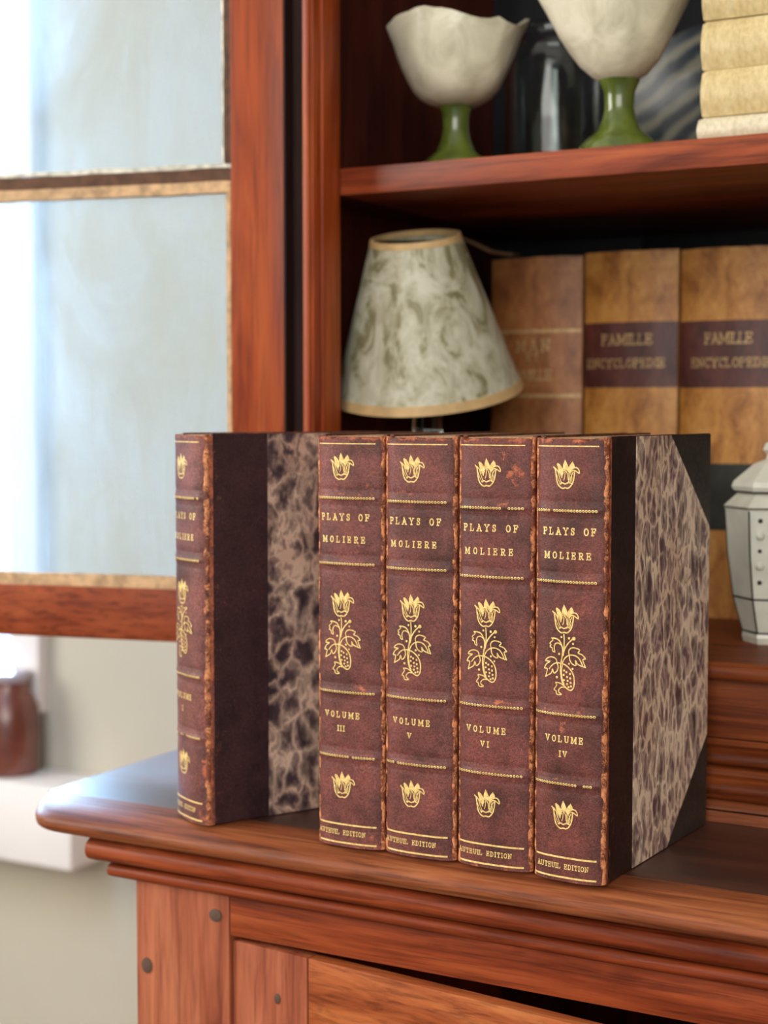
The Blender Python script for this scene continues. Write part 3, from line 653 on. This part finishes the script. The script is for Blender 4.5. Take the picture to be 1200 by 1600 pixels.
make_book('leftmost brown leather volume, set apart and turned to show its plum side', (-.5108, .7142, .0002), radians(-28.5), .0375, 'I', 14.0, [(.0175, .032, .003, .008, .9), (.012, .006, .006, .006, .7), (.012, .020, .003, .003, .5)], (122, 72, 66), 'marble_dark', 'board_leather_plum', cut=.0425)

# ================================================================== TAN BOOKS ON THE LOWER SHELF
def tan_book(label, pl, pr, ptop, mats, bands, texts, rules, seed):
    y = 1.036; a = ony(pl, 600, y).x+.0004; b = ony(pr, 600, y).x-.0004; h = ony((pl+pr)/2, ptop, y).z-zf; w_ = b-a; hw = w_/2; D = .148
    root = thing('old_calf_book', label, 'book', ((a+b)/2, y, zf+.0002), 0, 'old calf bindings on the lower shelf')
    S = lambda x, z: .006*(abs(x)/hw)**2.4 + .0004*vnoise(x*80+seed, z*60, 1)
    def skin(z0, z1, nz, lift, x0=-1, x1=1):
        R = []
        for i in range(nz+1):
            z = z0+(z1-z0)*i/nz; top_w = 0
            row = [(hw*.999*(x0+(x1-x0)*j/20), 0, z) for j in range(21)]
            row = [(x, S(x, zz)-lift, zz) for x, _, zz in row]; R.append(row)
        return R
    R = skin(0, h, 60, 0); R[-1] = [(x, yy, zz-.0012*abs(vnoise(x*120, seed, 3))) for x, yy, zz in R[-1]]
    mb = MB().rings([r+[(hw*.999, .010, r[-1][2]), (-hw*.999, .010, r[-1][2])] for r in R])
    sp = obj('spine', mb, M[mats], root, world=False, smooth=45)
    for z0, z1, m in bands:
        q = skin(z0*h, z1*h, 12, .0004); mb = MB().rings([r+[(x, yy+.0009, zz) for x, yy, zz in reversed(r)] for r in q])
        obj('title_label', mb, M[m], sp, world=False, smooth=45)
    for z in rules:
        g = MB(); ribbon(g, [(-hw*.97, z*h), (hw*.97, z*h)], .0022, S, .0003); obj('gilt_rule', g, M['dull_gilt'], sp, world=False, smooth=0)
    for txt, z, x0, x1, cap in texts:
        g = MB()
        for s_ in text_strokes(txt, x0*hw, x1*hw, z*h, cap): ribbon(g, s_, cap*.13, S, .0008)
        obj('lettering', g, M['dull_gilt'], sp, world=False, smooth=0)
    for sgn in (1, -1): obj('board', MB().box(sgn*(hw-.0015)-.0014, sgn*(hw-.0015)+.0014, .0085, D, 0, h-.001, .0004), M[mats], root, world=False)
    obj('page_block', MB().box(-hw+.003, hw-.003, .0102, D-.003, .003, h-.004), M['pages'], root, world=False)
    return root
tan_book('smallest reddish-tan old book with pale gilt rules, behind the lampshade', 762, 905, 402, 'calf_red', [], [('MAN', .748, -.35, .35, .008), ('ET', .715, -.12, .12, .005), ('FAMILLE', .665, -.5, .4, .007)], (.79, .606, .38), 1)
tan_book('mottled tan calf book with maroon label, middle of the old row', 908, 1055, 392, 'calf', [(.625, .805, 'maroon'), (.24, .42, 'green_label')], [('FAMILLE', .757, -.55, .5, .0068), ('ENCYCLOPEDIE', .692, -.9, .76, .0058)], (), 2)
tan_book('mottled tan calf book with maroon label above the white jar', 1058, 1212, 386, 'calf', [(.625, .805, 'maroon'), (.24, .42, 'green_label')], [('FAMILLE', .757, -.42, .52, .0068), ('ENCYCLOPEDIE', .692, -.72, .9, .0058)], (), 3)

# ================================================================== TABLE LAMP
lp = ony(668, 615, .945)
lamp = thing('table_lamp', 'small table lamp with mottled hide shade, tilted, on the lower shelf', 'lamp', (lp.x, lp.y, zf+.0002))
az = YAW; view_r = Vector((cos(az), sin(az), 0)); view_f = Vector((-sin(az), cos(az), 0))
Rt = Matrix.Rotation(radians(14.5), 4, view_r) @ Matrix.Rotation(radians(-5.0), 4, view_f)
sm = Matrix.Translation((lp.x, lp.y, .246)) @ Rt
sh = MB(); prof = [(.0630, -.001), (.0295, .101)]; seg = 64; th = .0008
n = 12; outp = [(prof[0][0]+(prof[1][0]-prof[0][0])*i/n, prof[0][1]+(prof[1][1]-prof[0][1])*i/n) for i in range(n+1)]
loop = outp+[(r-th, z) for r, z in reversed(outp)]
sh.rings([[(r*cos(2*pi*j/seg), r*sin(2*pi*j/seg), z) for j in range(seg)] for r, z in loop+[loop[0]]], True, False, False)
so = obj('lamp_shade', sh.xf(sm), M['shade'], lamp)
def band(r0, z0, r1, z1, o=.0007):
    lp_ = [(r0+o, z0), (r1+o, z1), (r1-o-.001, z1), (r0-o-.001, z0), (r0+o, z0)]
    return MB().rings([[(r*cos(2*pi*j/seg), r*sin(2*pi*j/seg), z) for j in range(seg)] for r, z in lp_], True, False, False).xf(sm)
obj('shade_trim', band(.0637, -.0030, .0617, .0030), M['shade_trim'], so)
obj('shade_trim', band(.0302, .0975, .0291, .1015), M['shade_trim'], so)
obj('lamp_base', MB().lathe([(.001, 0), (.034, 0), (.035, .004), (.030, .008), (.012, .014), (.010, .022), (.022, .040), (.026, .060), (.022, .082), (.014, .100), (.0105, .112), (.0100, .140), (.0125, .146), (.0120, .150), (.001, .151)], (lp.x, lp.y, zf+.0002), 40), M['clear_glass'], lamp)
obj('lamp_stem', MB().lathe([(.001, .152), (.010, .152), (.011, .155), (.008, .158), (.010, .160), (.010, .188), (.001, .189)], (lp.x, lp.y, zf), 24), M['dull_gilt'], lamp)
obj('shade_carrier', MB().tube([Vector((lp.x, lp.y, zf+.185)), sm @ Vector((0, 0, .098))], .0012, 8).tube([sm @ Vector((-.028, 0, .098)), sm @ Vector((.028, 0, .098))], .0010, 8), M['iron'], lamp)
cpts = [ony(718, 372, 1.005), ony(740, 380, 1.01), ony(765, 392, 1.015), ony(785, 396, 1.030), ony(802, 398, 1.042), ony(812, 399, 1.07)]
cpts = [Vector((lp.x+.010, lp.y+.005, .262)), Vector((lp.x+.012, lp.y+.012, .31)), Vector((lp.x+.013, lp.y+.022, .343))] + cpts
cs = [Vector((a, b, 0)) for a, b in [(0, 0)]]
def cat3(P, n=6):
    q = [P[0]]+P+[P[-1]]; o = []
    for i in range(1, len(q)-2):
        for k in range(n):
            u = k/n; o.append(.5*(2*q[i]+(q[i+1]-q[i-1])*u+(2*q[i-1]-5*q[i]+4*q[i+1]-q[i+2])*u*u+(3*q[i]-q[i-1]-3*q[i+1]+q[i+2])*u**3))
    return o+[P[-1]]
obj('cord', MB().tube(cat3(cpts), .0013, 8), plain('brown_cord', srgb(120, 92, 66), .7), lamp)

# ================================================================== WHITE HEXAGONAL JAR
jc = ony(1207, 990, .945)
jar = thing('ceramic_jar', 'white six-sided ceramic jar with dark outlines and lid', 'jar', (jc.x, jc.y, zf+.0002))
def hexr(r, z, rot): return [(r*cos(rot+pi/3*k), r*sin(rot+pi/3*k), z) for k in range(6)]
JR = YAW-radians(13.9); JZ = .965
js = [(.0165, .0), (.0175, .004), (.0170, .007), (.0225, .028), (.0262, .056), (.0280, .0835)]
K = 1.04
obj('jar_body', MB().rings([hexr(r*K, z*JZ, JR) for r, z in js]+[hexr(.0290*K, .0825, JR), hexr(.0210*K, .0905, JR)]), M['crackle'], jar, world=False, smooth=20)
lid = obj('lid', MB().rings([hexr(r*K, z-.004, JR) for r, z in [(.0195, .0946), (.0235, .0962), (.0245, .0985), (.0235, .1015), (.0120, .1120), (.0050, .1150), (.0045, .1180), (.0070, .1205), (.0055, .1245), (.0020, .1260)]]), M['crackle'], jar, world=False, smooth=20)
jl = MB()
for k in range(6):
    a = JR+pi/3*k
    P = [(r*K*cos(a), r*K*sin(a), z*JZ) for r, z in js[2:]]; jl.tube(P, .00055, 6)
    for r, z in ((.0228, .0286), (.0284, .0852), (.0172, .0070)):
        b = a+pi/3; jl.tube([(r*K*cos(a)*1.002, r*K*sin(a)*1.002, z*JZ), (r*K*cos(b)*1.002, r*K*sin(b)*1.002, z*JZ)], .0006, 6)
    b = a+pi/3; r = .0246; jl.tube([(r*K*cos(a), r*K*sin(a), .0985-.007), (r*K*cos(b), r*K*sin(b), .0985-.007)], .0005, 6)
obj('dark_outlines', jl, M['ink'], jar, world=False)
rosette_me = None
for f in (2, 4):
    am = JR+pi/3*(f+.5)
    for u in (-.0080, .0080):
        for i, z in enumerate((.038, .048, .057, .066, .075)):
            rr = (.0225+(z-.028)*(.0055/.0555))*K*cos(pi/6)+.0002
            c = (rr*cos(am)-u*sin(am), rr*sin(am)+u*cos(am), z)
            if i % 2: obj('rosette', MB().sphere(c, .0030, 8, 6), M['crackle'], jar, world=False)
            else: obj('dark_dot', MB().sphere(c, .0015, 8, 6), M['ink'], jar, world=False)

# ================================================================== BIRD BOWLS ON THE MIDDLE SHELF
def bird_bowl(label, px, yy, sc, rot, rim, botz, half, depth_r, seed, fat=None):
    c = ony(px, 230, yy)
    root = thing('bird_bowl', label, 'bowl', (c.x, c.y, SZ1+.0002), rot, 'bird bowls on green stems')
    # rim: list of (u, z) side outline from beak to tail ; local x = along the bird, local y = depth
    us = [a for a, b in rim]
    def rimz(u):
        for (a, za), (b, zb) in zip(rim[:-1], rim[1:]):
            if a <= u <= b: return za+(zb-za)*(u-a)/(b-a)
        return rim[0][1] if u < us[0] else rim[-1][1]
    uc = (us[0]+us[-1])/2; ul = (us[-1]-us[0])/2; seg = 48; R = []
    sect = fat if fat else [(.02, 0), (.22, .02), (.42, .09), (.60, .22), (.74, .38), (.84, .55), (.91, .72), (.965, .88), (1.0, 1.0)]
    def pt(k, h, j, inner=0.):
        a = 2*pi*j/seg; cx = cos(a); sy = sin(a)
        e = 1.0 if h < .6 else 1.0
        pointed = abs(cx)**(1.0+.0*h)
        u = half[2]*(1-k)*.0+ (uc*h**1.2 if h > 0 else 0) + k*cx*(ul*(.80+.20*h**2) - inner)
        v = k*sy*(depth_r-inner)*(1-.45*h**3*abs(cx)**6)
        zt = rimz(uc+cx*ul)-.0125*abs(sy)**1.5
        z = botz+(zt-botz)*h + (inner*1.2 if inner and h < .9 else 0)
        w_ = .0016*vnoise(u*60+seed, v*60, z*40)+.0010*vnoise(u*140+seed, v*140, z*120)
        return (u+w_*cx, v+w_*sy*1.4, z+w_*.5)
    for k, h in sect: R.append([pt(k, h, j) for j in range(seg)])
    for k, h in reversed(sect[1:]): R.append([pt(k*.985, h, j, .003) for j in range(seg)])
    obj('bowl', MB().rings(R), M['stoneware'], root, world=False, smooth=80)
    hh = botz
    pr = [(.026, 0), (.0255, .005), (.0215, .009), (.0145, .014), (.0108, .022), (.0094, hh*.65), (.0098, hh*.88), (.0130, hh+.002), (.004, hh+.003)]
    obj('stem', MB().lathe([(r*sc*.9, z) for r, z in pr], (0, 0, 0), 32), M['green_glaze'], root, world=False, smooth=60)
    return root
Y1 = .935; q0 = ony(712, 230, Y1)
def uz(px, py, yy, pc): 
    d = ray(px, py); c = ony(pc, 230, yy); nrm = Vector((-sin(YAW), cos(YAW), 0)); t_ = (c-_c).dot(nrm)/d.dot(nrm); p = _c+d*t_
    return ((p-c).dot(_rt), p.z-SZ1)
rim1 = [uz(a, b, Y1, 712) for a, b in ((603, 44), (622, 22), (655, 6), (690, 8), (720, 18), (750, 27), (772, 24), (790, 38), (805, 40), (829, 30))]
bird_bowl('smaller grey-white bird-shaped bowl on green stem, left end of the top shelf', 712, Y1, 1.0, YAW, rim1, uz(712, 168, Y1, 712)[1], (0, 0, 0), .042, 2.2, [(.02, 0), (.26, .005), (.46, .04), (.62, .11), (.74, .21), (.83, .34), (.89, .48), (.935, .64), (.97, .82), (1.0, 1.0)])
Y2 = .915
rim2 = [uz(a, b, Y2, 967) for a, b in ((838, -6), (865, -45), (905, -55), (950, -48), (990, -38), (1030, -30), (1062, -38), (1092, -34))]
bird_bowl('larger bird-shaped bowl on green stem, cut off by the top of the picture', 967, Y2, 1.05, YAW, rim2, uz(967, 132, Y2, 967)[1], (0, 0, 0), .046, 7.7)

# glass jar between the bowls
gc = ony(862, 200, 1.02)
gj = MB(); gp = [(.001, 0), (.026, 0), (.0305, .003), (.0320, .008), (.0320, .085), (.0300, .094), (.0240, .100), (.0230, .106), (.0245, .108), (.0225, .108), (.0210, .104), (.0222, .099), (.0285, .093), (.0302, .085), (.0302, .010), (.0280, .006), (.001, .005)]
tag(obj('glass_jar', gj.lathe(gp, (gc.x, gc.y, SZ1+.0002), 48), M['clear_glass'], smooth=50), 'clear glass jar standing behind the two bird bowls', 'jar')
# blue plate leaning at the back
pc = ony(1095, 70, 1.13); pr = .066
pM = Matrix.Translation((pc.x, 1.165, SZ1+.0002+pr*cos(radians(9))+.0012)) @ Matrix.Rotation(radians(90-9), 4, 'X')
pp = [(.001, .004), (.038, .004), (.042, .006), (.060, .012), (.066, .0145), (.066, .0125), (.061, .0095), (.043, .003), (.038, .0), (.001, .0)]
pm = MB().lathe(pp, (0, 0, 0), 64).xf(pM)
tag(obj('plate', pm, M['blue_plate'], smooth=50), 'blue-grey swirled plate leaning behind the cream books', 'plate')
# cream books lying in a stack
zt = SZ1+.0002; xL = ony(1097, 190, .905).x
cz = [(.0150, 'cream_white', 'palest thin cream book, lowest of the stack on the top shelf', -.001), (.0268, 'cream_cloth', 'cream cloth book, second from the bottom of the stack', .001),
      (.0282, 'cream_cloth', 'cream cloth book, third from the bottom of the stack', .0006), (.0270, 'cream_cloth', 'cream cloth book, top of the stack and cut by the picture edge', .0012)]
for thk, mt, lb, dx in cz:
    x0 = xL+dx; x1 = x0+.19; y0 = .8965+random.uniform(-.001, .001); y1 = y0+.135
    root = thing('cream_book', lb, 'book', ((x0+x1)/2, (y0+y1)/2, zt), 0, 'cream books stacked flat on the top shelf')
    ns = 10; prof_ = [(y0+.004-.004*sin(pi*i/ns)+(.0 if 0 < i < ns else .0), zt+.0002+(thk-.0004)*i/ns) for i in range(ns+1)]+[(y0+.008, zt+thk-.0002), (y0+.008, zt+.0002)]
    nl = 6; R = []
    for i, e in enumerate((0, .0012, .004)): R.append([(x0+e, y+(.0015-.0015*e/.004), zt+thk/2+(z-zt-thk/2)*(1-.06*(1-e/.004))) for y, z in prof_])
    R.append([(x1, y, z) for y, z in prof_])
    obj('spine', MB().rings(R), M[mt], root, smooth=60)
    obj('cover', MB().box(x0, x1, y0+.0082, y1, zt+.0002, zt+.0024, .0004), M[mt], root)
    obj('cover', MB().box(x0, x1, y0+.0082, y1, zt+thk-.0024, zt+thk-.0002, .0004), M[mt], root)
    obj('page_block', MB().box(x0+.002, x1-.002, y0+.0084, y1-.003, zt+.0026, zt+thk-.0026), M['pages'], root)
    zt += thk

# ================================================================== BROWN JAR ON THE WHITE LEDGE
bp = onz(18, 1212, LZT); by = 1.206; bp = ony(16, 1215, by)
bj = thing('brown_jar', 'glossy brown stoneware jar on the white ledge by the window', 'jar', (bp.x, by, LZT+.0002))
obj('jar_body', MB().lathe([(.001, 0), (.027, 0), (.0295, .003), (.0305, .012), (.0312, .045), (.0300, .066), (.0255, .078), (.0215, .084), (.0208, .094), (.001, .0945)], (0, 0, 0), 48), M['brown_glaze'], bj, world=False, smooth=50)
obj('jar_rim', MB().lathe([(.001, .0946), (.0215, .0946), (.0228, .097), (.0228, .102), (.0215, .104), (.001, .104)], (0, 0, 0), 48), plain('grey_violet_lid', srgb(176, 164, 170), .4), bj, world=False, smooth=50)
